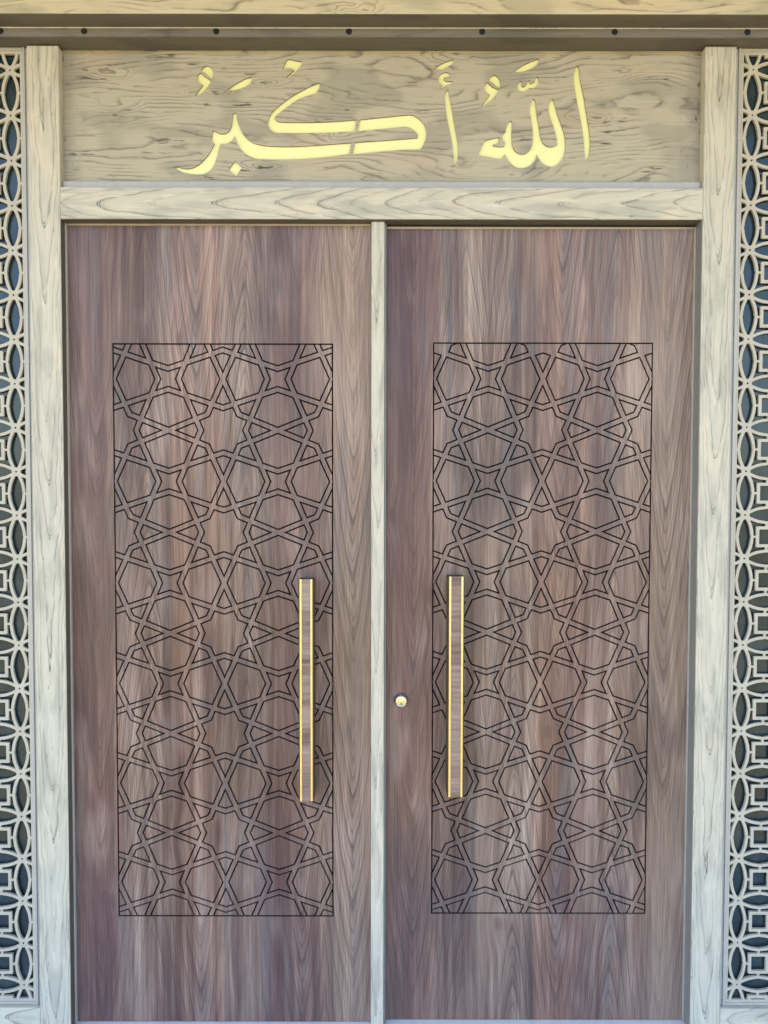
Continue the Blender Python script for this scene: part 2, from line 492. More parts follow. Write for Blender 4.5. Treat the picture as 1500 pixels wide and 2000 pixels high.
LETTERS = [  # outlines in mm from the panel middle: x, z, corner flag
    ('vowel_mark', [(-522.0,149.7,1),(-515.8,157.5,0),(-505.3,161.8,0),(-496.5,156.7,0),(-491.0,146.3,0),(-491.0,134.3,0),(-492.8,128.3,1),(-501.9,135.1,0),(-508.9,142.0,0),(-515.0,146.0,0)]),
    ('vowel_mark', [(-525.5,142.9,1),(-531.7,136.0,0),(-533.2,127.4,0),(-530.1,118.8,0),(-523.1,112.7,0),(-517.0,109.3,1),(-525.0,99.0,0),(-540.0,79.1,1),(-526.8,85.2,0),(-514.5,94.7,0),(-504.7,106.7,0),(-495.9,121.4,1),(-502.0,124.3,0),(-509.0,128.8,0),(-517.7,134.3,0)]),
    ('vowel_mark', [(-447.8,95.6,1),(-433.7,105.1,0),(-414.3,117.2,0),(-395.0,126.7,0),(-380.0,130.1,1),(-381.8,120.7,0),(-388.0,112.0,0),(-398.6,105.1,0),(-412.6,100.0,0),(-430.2,96.1,0)]),
    ('letter', [(-598.7,-123.3,1),(-590.8,-121.9,0),(-581.1,-125.9,0),(-568.8,-127.6,0),(-553.0,-125.9,0),(-538.8,-119.8,0),(-524.7,-110.2,0),(-510.5,-95.4,0),(-499.8,-81.6,0),(-490.9,-66.0,0),(-485.2,-55.6,1),(-493.4,-46.9,1),(-490.6,-19.2,1),(-481.9,-23.6,0),(-471.3,-27.9,0),(-459.0,-28.7,0),(-448.4,-24.4,0),(-440.5,-15.7,0),(-436.0,-3.6,0),(-433.8,11.9,0),(-432.3,27.5,1),(-427.9,30.1,0),(-423.5,27.5,1),(-422.7,13.7,0),(-417.6,-3.6,0),(-408.0,-24.3,0),(-394.0,-41.6,0),(-376.5,-53.7,0),(-357.1,-59.2,0),(-339.5,-62.0,0),(-289.7,-64.5,0),(-245.7,-63.6,0),(-192.9,-60.7,0),(-140.1,-56.8,0),(-116.7,-55.1,0),(-96.4,-53.3,1),(-102.6,-83.3,1),(-157.7,-89.8,0),(-210.6,-95.1,0),(-254.6,-97.7,0),(-316.2,-98.7,0),(-369.0,-96.6,0),(-374.9,-94.4,0),(-392.5,-86.6,0),(-408.2,-72.8,0),(-418.7,-57.2,0),(-424.8,-43.4,0),(-429.1,-32.1,1),(-434.5,-42.5,0),(-441.5,-49.5,0),(-452.1,-54.1,0),(-469.7,-54.7,1),(-475.1,-71.1,0),(-480.5,-91.9,0),(-487.7,-112.8,0),(-496.6,-126.7,0),(-509.0,-136.2,0),(-523.1,-140.6,0),(-546.0,-140.3,0),(-568.9,-137.2,0),(-584.7,-132.0,0)]),
    ('letter_dot', [(-428.1,-105.7,1),(-409.4,-122.2,1),(-425.3,-145.7,1),(-445.5,-128.3,1)]),
    ('vowel_mark', [(-277.5,179.3,1),(-269.7,180.1,0),(-255.6,176.7,0),(-236.4,174.2,1),(-237.2,169.0,0),(-245.2,157.0,0),(-254.0,147.5,0),(-266.3,138.0,0),(-279.4,131.1,1),(-269.8,139.7,0),(-257.5,150.1,1),(-261.0,155.6,0),(-269.7,158.3,0),(-280.2,157.8,0),(-289.9,154.3,1),(-283.7,167.2,0)]),
    ('letter', [(-186.5,114.9,1),(-210.2,105.4,0),(-234.8,93.3,0),(-262.9,77.7,0),(-284.0,63.1,0),(-306.9,44.9,0),(-321.0,31.1,0),(-329.0,17.3,0),(-332.6,3.4,0),(-330.0,-8.7,0),(-322.1,-18.2,0),(-310.7,-23.3,0),(-289.6,-24.2,0),(-228.0,-24.1,0),(-175.3,-23.2,0),(-122.5,-21.4,0),(-87.6,-19.1,1),(-81.5,11.5,1),(-122.5,7.7,0),(-157.6,5.7,0),(-210.4,3.9,0),(-263.1,3.9,0),(-301.8,5.2,0),(-310.6,9.5,0),(-314.9,15.6,0),(-312.3,22.5,0),(-298.2,34.6,0),(-277.0,50.1,0),(-252.4,67.4,0),(-227.8,78.7,0),(-210.2,83.8,0),(-197.1,87.3,1),(-189.1,98.5,0),(-185.6,108.9,0)]),
    ('letter', [(-70.1,11.6,1),(-28.8,15.9,0),(24.0,21.2,0),(59.1,24.7,0),(76.7,25.0,0),(92.5,17.8,0),(108.4,4.0,0),(117.2,-13.3,0),(118.1,-30.6,0),(113.8,-49.6,0),(102.4,-69.5,1),(59.3,-70.4,0),(6.5,-74.0,0),(-46.3,-79.2,0),(-91.1,-83.6,1),(-84.1,-52.4,1),(-46.3,-49.8,0),(24.1,-44.9,0),(94.4,-39.2,1),(96.2,-30.6,0),(89.1,-20.2,0),(78.5,-11.6,0),(66.2,-7.3,0),(52.1,-6.4,0),(24.0,-9.1,0),(-19.9,-13.4,0),(-76.2,-18.7,1)]),
    ('vowel_mark', [(142.6,154.9,1),(155.8,164.4,0),(175.0,173.8,0),(195.1,180.7,1),(194.3,173.0,0),(187.3,167.0,0),(175.1,160.1,0),(161.1,154.9,0)]),
    ('vowel_mark', [(185.7,142.0,1),(176.9,144.6,0),(166.4,142.9,0),(157.6,136.0,0),(155.0,126.5,0),(157.7,117.9,0),(165.6,111.0,1),(161.3,102.4,0),(159.5,96.4,1),(168.3,105.9,0),(177.0,111.0,0),(187.5,113.6,0),(193.7,117.1,1),(191.0,119.7,0),(178.7,118.8,0),(171.7,121.4,0),(167.3,126.5,0),(169.0,132.6,0),(175.2,134.3,0),(181.3,133.4,1)]),
    ('letter', [(180.6,97.3,1),(175.4,88.7,0),(172.8,74.9,0),(174.6,54.2,0),(178.3,23.1,0),(186.4,-14.9,0),(193.6,-49.5,0),(197.6,-77.2,0),(200.5,-110.1,1),(204.8,-110.1,1),(208.7,-87.6,0),(209.5,-63.3,0),(205.8,-39.1,0),(198.6,-1.1,0),(191.4,40.4,0),(186.0,68.0,0),(182.4,88.7,0)]),
    ('vowel_mark', [(298.0,124.1,1),(304.1,132.7,0),(313.7,136.2,0),(322.5,131.9,0),(328.7,119.9,0),(328.8,109.5,0),(326.2,103.5,1),(317.4,109.5,0),(310.3,116.4,0)]),
    ('vowel_mark', [(293.7,117.2,1),(287.6,109.5,0),(286.2,100.9,0),(290.3,92.2,0),(301.8,83.6,1),(291.3,68.1,0),(275.3,50.0,1),(293.1,61.2,0),(308.9,73.3,0),(317.6,85.4,0),(324.5,96.6,1),(312.2,101.7,0),(301.6,107.8,0)]),
    ('vowel_mark', [(368.0,147.4,1),(391.3,162.4,0),(414.5,173.9,0),(439.0,183.0,1),(436.8,172.7,0),(427.5,163.6,0),(410.0,154.4,0),(391.4,148.6,0)]),
    ('vowel_mark', [(388.1,120.4,0),(391.6,117.6,1),(389.8,109.6,0),(393.6,104.3,0),(401.1,106.6,0),(406.8,114.2,0),(409.1,123.4,1),(412.6,121.1,0),(413.9,113.5,0),(422.0,114.7,0),(429.5,121.1,0),(432.4,131.5,1),(437.1,131.5,1),(438.4,121.1,0),(433.8,109.7,0),(424.5,102.8,0),(412.8,103.2,0),(404.6,97.0,0),(394.1,93.5,0),(383.6,97.0,0),(380.0,106.1,0),(383.4,115.3,0)]),
    ('letter', [(268.8,-85.2,1),(286.2,-47.1,1),(326.0,-36.6,1),(326.1,-51.6,1),(312.0,-55.1,0),(308.5,-59.7,1),(318.0,-62.7,0),(332.0,-64.3,0),(343.8,-62.0,1),(345.5,-47.0,1),(337.8,-44.7,1),(337.7,-29.7,1),(347.0,-21.6,1),(349.2,-7.8,0),(355.0,6.1,1),(362.0,8.4,0),(363.7,1.5,1),(362.2,-19.3,0),(362.8,-42.3,0),(364.9,-60.8,0),(372.0,-74.6,0),(383.8,-82.7,0),(395.5,-85.0,0),(409.6,-79.2,0),(420.0,-67.7,0),(424.6,-49.2,0),(424.9,-26.1,0),(423.0,-3.1,0),(418.1,22.3,0),(415.2,36.1,0),(416.7,52.2,0),(423.6,70.6,1),(428.3,67.1,0),(430.8,49.9,0),(434.5,22.3,0),(440.7,-10.0,0),(444.4,-33.0,0),(450.4,-49.2,0),(461.0,-60.7,0),(475.1,-64.1,0),(486.8,-61.8,0),(495.0,-56.0,1),(492.5,-37.6,0),(486.4,-14.5,0),(476.8,13.1,0),(469.5,36.1,0),(469.4,49.9,0),(474.0,63.8,0),(478.6,71.8,1),(483.4,61.5,0),(490.6,33.9,0),(502.7,1.6,0),(512.3,-26.0,0),(516.1,-51.4,0),(515.1,-74.5,0),(508.3,-95.3,0),(494.3,-111.5,0),(478.0,-117.3,0),(461.5,-113.8,0),(447.3,-102.3,0),(435.4,-83.8,1),(429.7,-100.0,0),(416.9,-113.9,0),(400.5,-120.8,0),(381.7,-120.9,0),(365.2,-111.6,0),(353.4,-97.8,0),(345.1,-81.6,1),(332.3,-96.7,1)]),
    ('letter', [(550.2,164.9,1),(543.3,151.1,0),(540.0,130.4,0),(545.1,91.4,0),(551.3,59.3,0),(558.6,27.1,0),(566.1,-14.4,0),(571.2,-49.0,0),(572.6,-72.1,0),(575.9,-97.9,1),(581.5,-97.9,1),(586.2,-72.1,0),(586.3,-42.1,0),(582.5,-9.8,0),(575.0,31.7,0),(567.5,77.7,0),(557.6,121.3,0),(552.6,158.0,0)]),
]

def smooth_outline(pts, sub=5, grow=0.0):
    """Closed outline through the points, curved except at flagged corners."""
    n = len(pts)
    out = []
    P = [Vector((p[0], p[1])) for p in pts]
    for i in range(n):
        p1, p2 = P[i], P[(i + 1) % n]
        d = (p2 - p1).length
        p0 = P[i - 1] if not pts[i][2] else p1 - (p2 - p1)
        p3 = P[(i + 2) % n] if not pts[(i + 1) % n][2] else p2 + (p2 - p1)
        t1 = (p2 - p0); t1 = t1 * (d / max((p1 - p0).length + d, 1e-6))
        t2 = (p3 - p1); t2 = t2 * (d / max((p3 - p2).length + d, 1e-6))
        k = sub if d > 4 else 3
        for j in range(k):
            t = j / k
            out.append(p1 * (2*t**3 - 3*t**2 + 1) + t1 * (t**3 - 2*t**2 + t) + p2 * (-2*t**3 + 3*t**2) + t2 * (t**3 - t**2))
    if grow:
        sgn = 1 if area2([(p.x, p.y) for p in out]) > 0 else -1
        m = len(out)
        res = []
        for i in range(m):
            tg = out[(i + 1) % m] - out[i - 1]
            if tg.length < 1e-9: res.append(out[i]); continue
            tg.normalize()
            res.append(out[i] + Vector((tg.y, -tg.x)) * sgn * grow)
        out = res
    return [(p.x, p.y) for p in out]

# ================================================================== the setting: ground, with unseen roof and floor added for their light
gv = 60.0
ground = link('ground', mesh_from('ground', [(-gv, -gv, -0.24), (gv, -gv, -0.24), (gv, gv, -0.24), (-gv, gv, -0.24)], [(0, 1, 2, 3)]), M['paving'])
tag(ground, kind='structure')
ROOF_OUT = 1.20
roof = box('porch_roof', M['soffit'], None, -7.0, 7.0, -ROOF_OUT, 0.6, 3.10, 3.24, bev=0.01)  # unseen overhang added to keep sky light off the upper doors
tag(roof, kind='structure')
floor = box('porch_floor', M['marble'], None, -7.0, 7.0, -1.25, 0.6, -0.238, -0.0885, bev=0.004)  # unseen pale floor added to bounce sky light onto the lower doors
tag(floor, kind='structure')
wall = box('wall', M['soffit'], None, -7.0, 7.0, 0.12, 0.40, -0.0883, 3.0985)  # runs unbroken behind the doors to stop sky light leaking through
tag(wall, kind='structure')

# ================================================================== door frame
FY = -0.036
frame = empty('door_frame', (0, FY, -0.088))
tag(frame, 'pale limed wood frame of two posts and a lintel round the double doors', 'door frame')
box('post', M['post_left'], frame, -1.0078, -0.9182, FY, 0.06, -0.088, 2.8035, bev=0.003)
box('post', M['post_right'], frame, 0.9020, 0.9902, FY, 0.06, -0.088, 2.8035, bev=0.003)
box('lintel', M['lintel'], frame, -0.9178, 0.9016, FY - 0.0005, 0.06, 2.3225, 2.4112, bev=0.002)
box('threshold', M['sill'], frame, -0.9175, 0.9013, -0.030, 0.055, -0.088, -0.0345, bev=0.002)
box('door_stop', M['step'], frame, -0.9175, 0.9013, 0.0600, 0.075, 2.300, 2.3222, bev=0.001)
box('reveal_lining', M['lining'], frame, -0.9172, 0.9000, FY + 0.0015, 0.055, 2.3209, 2.3223)  # dark strips paint the recess shade under the lintel and at the left
box('reveal_lining', M['lining'], frame, -0.9180, -0.9172, FY + 0.0015, 0.055, -0.034, 2.3223)
box('reveal_lining', M['step'], frame, 0.9004, 0.9018, FY + 0.0015, 0.055, -0.034, 2.3223)  # paler grey strip for the less shaded right side

# ================================================================== sign panel with the cut-out inscription
BY, BT = -0.008, 0.0048
sign = empty('sign_panel', (-0.008, BY, 2.4115))
tag(sign, 'wide pine board above the doors with yellow cut-out Arabic lettering', 'sign panel')
cuts = []
for kind, pts in LETTERS:
    loop = smooth_outline(pts, grow=1.2)
    cuts.append((kind, [(x / 1000.0, z / 1000.0 + 2.6) for x, z in loop]))
board = prism('board', M['board'], sign, [[(-0.9180, 2.4120), (0.9018, 2.4120), (0.9018, 2.8055), (-0.9180, 2.8055)]] + [c for _, c in cuts], BY, BY + BT)
board.data.materials.append(M['char'])          # darker slot for the walls of the openings
for p in board.data.polygons:
    if abs(p.normal.y) < 0.5: p.material_index = 1
for kind, c in cuts:
    cx = sum(p[0] for p in c) / len(c)
    # the yellow sheet stands behind each opening, a little wider than the cut
    sgn = 1 if area2(c) > 0 else -1
    m = len(c)
    big = []
    for i in range(m):
        a, b = c[i - 1], c[(i + 1) % m]
        tx, tz = b[0] - a[0], b[1] - a[1]
        l = math.hypot(tx, tz) or 1.0
        big.append((c[i][0] + tz / l * sgn * 0.0008, c[i][1] - tx / l * sgn * 0.0008))
    prism(kind, M['yellow'], sign, [big], BY + BT + 0.0002, BY + BT + 0.004)
box('backing', M['groove'], sign, -0.915, 0.899, 0.004, 0.010, 2.42, 2.80)
box('bead', M['bead'], sign, -0.9175, 0.9013, -0.0215, BY - 0.0003, 2.4116, 2.4350, bev=0.005, seg=3)

# ================================================================== cornice over the doors
cornice = empty('cornice', (0, -0.135, 2.806))
tag(cornice, 'stepped pale wood cornice with a row of black holes across the top', 'cornice')
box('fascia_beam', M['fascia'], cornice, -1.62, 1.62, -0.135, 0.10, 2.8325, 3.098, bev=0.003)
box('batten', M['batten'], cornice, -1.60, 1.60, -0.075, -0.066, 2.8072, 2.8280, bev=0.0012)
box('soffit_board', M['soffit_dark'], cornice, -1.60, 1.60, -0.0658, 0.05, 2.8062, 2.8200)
box('soffit_board', M['soffit_dark'], cornice, -1.60, 1.60, -0.1335, -0.0695, 2.8310, 2.8324)  # thin dark sheet paints the shade on the beam's underside
box('trim_lip', M['lip'], cornice, -1.60, 1.60, -0.0772, -0.0700, 2.8282, 2.8308, bev=0.0006, seg=1)
for x in (-1.4260, -1.0605, -0.8294, -0.4648, -0.0988, 0.2690, 0.6345, 1.0010, 1.3670):
    cz = 2.8200
    lathe('fixing_hole', M['black'], cornice, x, cz, [(0.0086, -0.0745), (0.0086, -0.0762), (0.0072, -0.0766), (0.0060, -0.0752), (0.0008, -0.0751)], n=20)

# ================================================================== carved door leaves
def cut_graph(segs, rect):
    """Clip segments to the rect, split them where they cross, return the faces of the planar graph."""
    x0, x1, z0, z1 = rect
    clipped = []
    for a, b in segs:
        dx, dz = b[0] - a[0], b[1] - a[1]
        t0, t1, ok = 0.0, 1.0, True
        for p, q in ((-dx, a[0] - x0), (dx, x1 - a[0]), (-dz, a[1] - z0), (dz, z1 - a[1])):
            if abs(p) < 1e-12:
                if q < 0: ok = False
            else:
                r = q / p
                if p < 0: t0 = max(t0, r)
                else: t1 = min(t1, r)
        if ok and t1 - t0 > 1e-5:
            clipped.append(((a[0] + dx * t0, a[1] + dz * t0), (a[0] + dx * t1, a[1] + dz * t1), 0))
    c = [(x0, z0), (x1, z0), (x1, z1), (x0, z1)]
    for i in range(4): clipped.append((c[i], c[(i + 1) % 4], 1))
    key = lambda p: (round(p[0] * 5000), round(p[1] * 5000))
    nodes = {}
    edges = {}
    n = len(clipped)
    S = [(np.array(a), np.array(b), f) for a, b, f in clipped]
    for i in range(n):
        a, b, f = S[i]
        d = b - a
        L = np.hypot(*d)
        ts = {0.0, 1.0}
        for j in range(n):
            if j == i: continue
            p, q, _ = S[j]
            e = q - p
            den = d[0] * e[1] - d[1] * e[0]
            if abs(den) > 1e-9:
                t = ((p[0] - a[0]) * e[1] - (p[1] - a[1]) * e[0]) / den
                s = ((p[0] - a[0]) * d[1] - (p[1] - a[1]) * d[0]) / den
                if -1e-4 < t < 1 + 1e-4 and -1e-3 < s < 1 + 1e-3: ts.add(min(max(t, 0.0), 1.0))
        prev = None
        for t in sorted(ts):
            pt = a + d * t
            k = key(pt)
            for kk in ((k[0] + ox, k[1] + oz) for ox in (0, -1, 1) for oz in (0, -1, 1)):
                if kk in nodes: k = kk; break
            else: nodes[k] = (float(pt[0]), float(pt[1]))
            if prev is not None and prev != k:
                for e in ((prev, k), (k, prev)): edges[e] = max(edges.get(e, 0), f)
            prev = k
    # drop dangling ends
    while True:
        deg = {}
        for a, b in edges: deg[a] = deg.get(a, 0) + 1
        bad = [e for e in edges if deg[e[0]] == 1 or deg[e[1]] == 1]
        if not bad: break
        for e in bad: edges.pop(e, None)
    nb = {}
    for a, b in edges: nb.setdefault(a, []).append(b)
    for a in nb:
        nb[a].sort(key=lambda b: math.atan2(nodes[b][1] - nodes[a][1], nodes[b][0] - nodes[a][0]))
    seen, faces = set(), []
    for e in edges:
        if e in seen: continue
        loop, cur = [], e
        while cur not in seen:
            seen.add(cur)
            loop.append(cur)
            a, b = cur
            ring = nb[b]
            cur = (b, ring[ring.index(a) - 1])
        poly = [nodes[x[0]] for x in loop]
        if area2(poly) > 1e-7:
            faces.append((poly, [edges[x] for x in loop]))
    return faces

def inset(poly, dist):
    """Move every edge of a ccw polygon inwards by its own distance; collinear joints slide along."""
    n = len(poly)
    out = []
    for i in range(n):
        p0, p1, p2 = poly[i - 1], poly[i], poly[(i + 1) % n]
        d0, d1 = dist[i - 1], dist[i]
        e0 = np.subtract(p1, p0); e0 = e0 / np.hypot(*e0)
        e1 = np.subtract(p2, p1); e1 = e1 / np.hypot(*e1)
        n0, n1 = np.array([-e0[1], e0[0]]), np.array([-e1[1], e1[0]])
        den = e0[0] * e1[1] - e0[1] * e1[0]
        if abs(den) < 0.02:
            q = np.array(p1) + n0 * (d0 + d1) / 2
        else:
            a = np.array(p0) + n0 * d0
            b = np.array(p1) + n1 * d1
            t = ((b[0] - a[0]) * e1[1] - (b[1] - a[1]) * e1[0]) / den
            q = a + e0 * t
        out.append((float(q[0]), float(q[1])))
    return out

def valid_inset(src, ins):
    if area2(ins) < 2 * 2.2e-5: return False
    n = len(src)
    for i in range(n):
        a = np.subtract(src[(i + 1) % n], src[i]); b = np.subtract(ins[(i + 1) % n], ins[i])
        if a @ b <= 0: return False
    return True

def simplify(poly, flags):
    """Drop joints where two edges of the same kind run straight on."""
    n = len(poly)
    keep = []
    for i in range(n):
        e0 = np.subtract(poly[i], poly[i - 1]); e1 = np.subtract(poly[(i + 1) % n], poly[i])
        cr = abs(e0[0] * e1[1] - e0[1] * e1[0]) / (np.hypot(*e0) * np.hypot(*e1))
        if cr < 0.012 and flags[i - 1] == flags[i]: continue
        keep.append(i)
    return [poly[i] for i in keep], [flags[i] for i in keep]

STRAP, GROOVE, GDEPTH = 0.0158, 0.0042, 0.0050
QR, CR = 0.0652, 0.0300

def chamfer_tile(tile, yf, c=0.0006):
    top = inset(tile, [c] * len(tile))
    v, f = prism_data([top], yf, yf + c)
    n = len(tile)
    ring = list(tile) if area2(tile) > 0 else list(reversed(tile))
    tp = list(top) if area2(top) > 0 else list(reversed(top))
    f = [q for q in f if len(q) == 3]
    v = [(p[0], yf, p[1]) for p in tp] + [(p[0], yf + c, p[1]) for p in ring] + [(p[0], yf + GDEPTH + 0.0003, p[1]) for p in ring]
    for i in range(n):
        j = (i + 1) % n
        f.append((i, i + n, j + n, j))
        f.append((i + n, i + 2 * n, j + 2 * n, j + n))
    return v, f

def star_panel(leaf, rect, a, b, z_star, yf):
    x0, x1, z0, z1 = rect
    segs = []
    d45 = QR * math.sqrt(0.5)
    for i in range(-1, 4):
        for j in range(-1, 8):
            ox, oz = x0 + i * a, z_star + b / 2 - j * b          # rosette centre
            for sx in (-1, 1):
                for sz in (-1, 1):
                    cx, cz = ox + sx * a / 2, oz + sz * b / 2    # four-point star centre
                    segs.append(((ox, oz + sz * QR), (cx, cz - sz * CR)))
                    segs.append(((ox + sx * QR, oz), (cx - sx * CR, cz)))
                    # crossing straps between neighbouring rosettes
            for sx in (-1, 1):
                segs.append(((ox + sx * d45, oz - d45), (ox - sx * d45, oz - b + d45)))
                segs.append(((ox + d45, oz + sx * d45), (ox + a - d45, oz - sx * d45)))
    faces = cut_graph(segs, rect)
    hw, hg = STRAP / 2, GROOVE / 2
    sv, sf = [], []
    tiles = 0
    for poly, fl in faces:
        poly, fl = simplify(poly, fl)
        if len(poly) < 3: continue
        tile = inset(poly, [hg if f else hw + hg for f in fl])
        outer = inset(poly, [hg if f else 0.0 for f in fl])
        if valid_inset(poly, tile):
            me = mesh_from('carved_tile', *chamfer_tile(tile, yf))
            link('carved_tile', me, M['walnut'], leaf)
            tiles += 1
            inner = inset(poly, [hg if f else hw - hg for f in fl])
            n = len(poly)
            for i in range(n):
                if fl[i]: continue
                j = (i + 1) % n
                s = len(sv)
                sv += [(outer[i][0], yf, outer[i][1]), (outer[j][0], yf, outer[j][1]), (inner[j][0], yf, inner[j][1]), (inner[i][0], yf, inner[i][1]),
                       (inner[i][0], yf + GDEPTH + 0.0003, inner[i][1]), (inner[j][0], yf + GDEPTH + 0.0003, inner[j][1])]
                sf += [(s, s + 1, s + 2, s + 3), (s + 3, s + 2, s + 5, s + 4)]
        elif area2(outer) > 0:
            v, f = prism_data([outer], yf, yf + GDEPTH + 0.0003)
            s = len(sv)
            sv += v
            sf += [tuple(k + s for k in q) for q in f]
    link('strapwork', mesh_from('strapwork', sv, sf), M['strap'], leaf)
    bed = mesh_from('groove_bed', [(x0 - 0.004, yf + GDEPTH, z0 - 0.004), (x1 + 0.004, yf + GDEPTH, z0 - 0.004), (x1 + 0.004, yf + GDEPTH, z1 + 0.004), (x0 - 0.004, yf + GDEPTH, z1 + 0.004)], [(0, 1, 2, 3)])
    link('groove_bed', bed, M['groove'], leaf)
    return tiles

def door_leaf(x0, x1, z1, rect, z_star, yf, label):
    leaf = empty('carved_door_leaf', ((x0 + x1) / 2, yf, -0.032))
    tag(leaf, label, 'door')
    z0 = -0.0325
    hg = GROOVE / 2
    px0, px1, pz0, pz1 = rect
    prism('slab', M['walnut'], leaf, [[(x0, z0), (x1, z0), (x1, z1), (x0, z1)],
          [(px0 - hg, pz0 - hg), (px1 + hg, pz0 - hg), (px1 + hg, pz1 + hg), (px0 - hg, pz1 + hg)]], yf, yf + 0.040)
    n = star_panel(leaf, rect, (px1 - px0) / 2, 0.29715, z_star, yf)
    return leaf

Z_STAR_L, Z_STAR_R = 1.8765, 1.8795
left = door_leaf(-0.9128, -0.0375, 2.3150, (-0.7860, -0.1500, 0.2885, 1.9772), Z_STAR_L, 0.0,
                 'walnut door leaf with carved stars left of the pale centre strip, without a lock')
right = door_leaf(0.0070, 0.8955, 2.3095, (0.1440, 0.7805, 0.2924, 1.9826), Z_STAR_R, 0.0096,
                  'walnut door leaf with carved stars and a round lock right of the centre strip')
# edge trims and the centre strip that covers the meeting line
box('edge_trim', M['trim'], left, -0.9170, -0.9130, -0.010, 0.038, -0.0325, 2.3205, bev=0.001)
box('edge_trim', M['trim'], left, -0.9128, -0.0385, -0.003, 0.038, 2.3152, 2.3205, bev=0.001)
ast = box('centre_strip', M['astragal'], left, -0.0370, 0.0004, -0.024, -0.0002, -0.0325, 2.3205, bev=0.0025)
ast['label'] = 'pale upright wooden strip covering the meeting line of the doors'
box('edge_profile', M['step'], left, 0.0006, 0.0062, -0.012, 0.030, -0.0325, 2.3195, bev=0.0012)
box('edge_trim', M['trim'], right, 0.8957, 0.9002, 0.0040, 0.045, -0.0325, 2.3160, bev=0.001)
box('edge_trim', M['trim'], right, 0.0075, 0.8955, 0.0065, 0.045, 2.3097, 2.3160, bev=0.001)

# pull handles
def pull_handle(leaf, x0, x1, z0, z1, yl):
    xm = (x0 + x1) / 2
    yf, yb = -0.062, -0.034
    h = empty('pull_handle')
    h.parent = leaf
    h.location = Vector((xm, yl, z0)) - Vector(leaf.location)
    h['label'] = 'long upright pull handle of walnut between two brass strips'
    s = 0.0062
    box('channel', M['channel'], h, x0 - 0.0032, x1 + 0.0032, yf + 0.004, yl - 0.016, z0 + 0.001, z1 - 0.001, bev=0.0008, seg=1)  # dark rim added to paint the shading round the handle
    box('brass_strip', M['brass'], h, x0, x0 + s, yf, yf + 0.0038, z0, z1, bev=0.0012)
    box('brass_strip', M['brass'], h, x1 - s, x1, yf, yf + 0.0038, z0, z1, bev=0.0012)
    box('wood_inlay', M['inlay'], h, x0 + s + 0.0002, x1 - s - 0.0002, yf + 0.0012, yf + 0.0039, z0 + 0.0026, z1 - 0.0026, bev=0.0006, seg=1)
    for za, zb in ((z0 + 0.0006, z0 + 0.0024), (z1 - 0.0024, z1 - 0.0006)):
        box('end_cap', M['chrome'], h, x0 + s + 0.0002, x1 - s - 0.0002, yf + 0.0006, yf + 0.0039, za, zb, bev=0.0006, seg=1)
    for zc in (z0 + 0.10, z1 - 0.10):
        bx = link('standoff', mesh_from('standoff', *standoff(xm, zc, yl - 0.0162, yl + 0.0005)), M['brass'], h)
        for p in bx.data.polygons: p.use_smooth = len(p.vertices) == 4
    return h

def standoff(cx, cz, ya, yb, r=0.0095, n=20):
    v = []
    for y in (ya, yb):
        for k in range(n):
            a = 2 * math.pi * k / n
            v.append((cx + r * math.cos(a), y, cz + r * math.sin(a)))
    f = [(k, k + n, (k + 1) % n + n, (k + 1) % n) for k in range(n)]
    return v, f

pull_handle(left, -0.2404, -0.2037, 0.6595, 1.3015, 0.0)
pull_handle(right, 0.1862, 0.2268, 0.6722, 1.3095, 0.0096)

# lock
LX, LZ, LY = 0.0512, 0.9350, 0.0096
lock = lathe('lock_cylinder', M['chrome'], right, LX, LZ, [(0.0222, LY), (0.0222, LY - 0.002), (0.0214, LY - 0.004), (0.0172, LY - 0.0145), (0.0160, LY - 0.0155), (0.0148, LY - 0.0152), (0.0146, LY - 0.0140), (0.001, LY - 0.0140)])
lock['label'] = 'round chrome-rimmed brass door lock'
plug = lathe('lock_plug', M['plug'], lock, LX, LZ, [(0.0143, LY - 0.0139), (0.0143, LY - 0.0162), (0.0134, LY - 0.0168), (0.001, LY - 0.0168)])
prism('keyhole', M['black'], lock, [[(LX - 0.0011, LZ - 0.0095), (LX + 0.0011, LZ - 0.0095), (LX + 0.0016, LZ - 0.0062), (LX + 0.0008, LZ - 0.0038), (LX - 0.0008, LZ - 0.0038), (LX - 0.0016, LZ - 0.0062)]], LY - 0.0171, LY - 0.0166)

# ================================================================== pierced lattice screens
PITCH_L = 0.1263
BAR = 0.0041

def lattice_solid(X, Z, cx, cz, x_lo, x_hi, z_lo, z_hi):
    """Signed distance (negative inside the sheet) of interlaced arcs, rings and nubs."""
    L = PITCH_L
    h = L / 2
    u = np.abs((X - cx + h) % L - h)                  # 0 at a crossing, h at mid cell
    v = np.abs((Z - cz + h) % L - h)
    s = 0.0213
    r = (h * h + s * s) / (2 * s)
    # vertical vesica: arcs through (0,0) and (0,L) bulging to x = s; quarter cell has its upper half
    d = np.full_like(u, 1.0)
    for a, b in ((u, v), (v, u)):
        arc = np.abs(np.hypot(a + (r - s), b - h) - r)
        taper = BAR * (1.0 - 0.30 * np.clip(1 - np.abs(b - h) / 0.006, 0, 1))
        d = np.minimum(d, arc - taper)
        # nub between the arc and the square ring, pointed on both faces
        nub = np.maximum(np.abs(b - h) - 0.0030, np.abs(a - 0.0300) - 0.0060)
        d = np.minimum(d, nub)
        # opposite crossing cell: the arcs cross each other near the node
    sq = np.maximum(h - u, h - v)                     # chebyshev distance from the cell centre
    ring = np.maximum(sq - 0.0302, 0.0214 - sq)
    d = np.minimum(d, ring)
    node = (u + v) * 0.7071 - 0.0098
    d = np.minimum(d, node)
    hole = (u + v) * 0.7071 - 0.0027
    d = np.maximum(d, -hole)
    border = np.minimum(np.minimum(X - x_lo, x_hi - X), np.minimum(Z - z_lo, z_hi - Z))
    d = np.minimum(d, border - 0.0078)
    return d

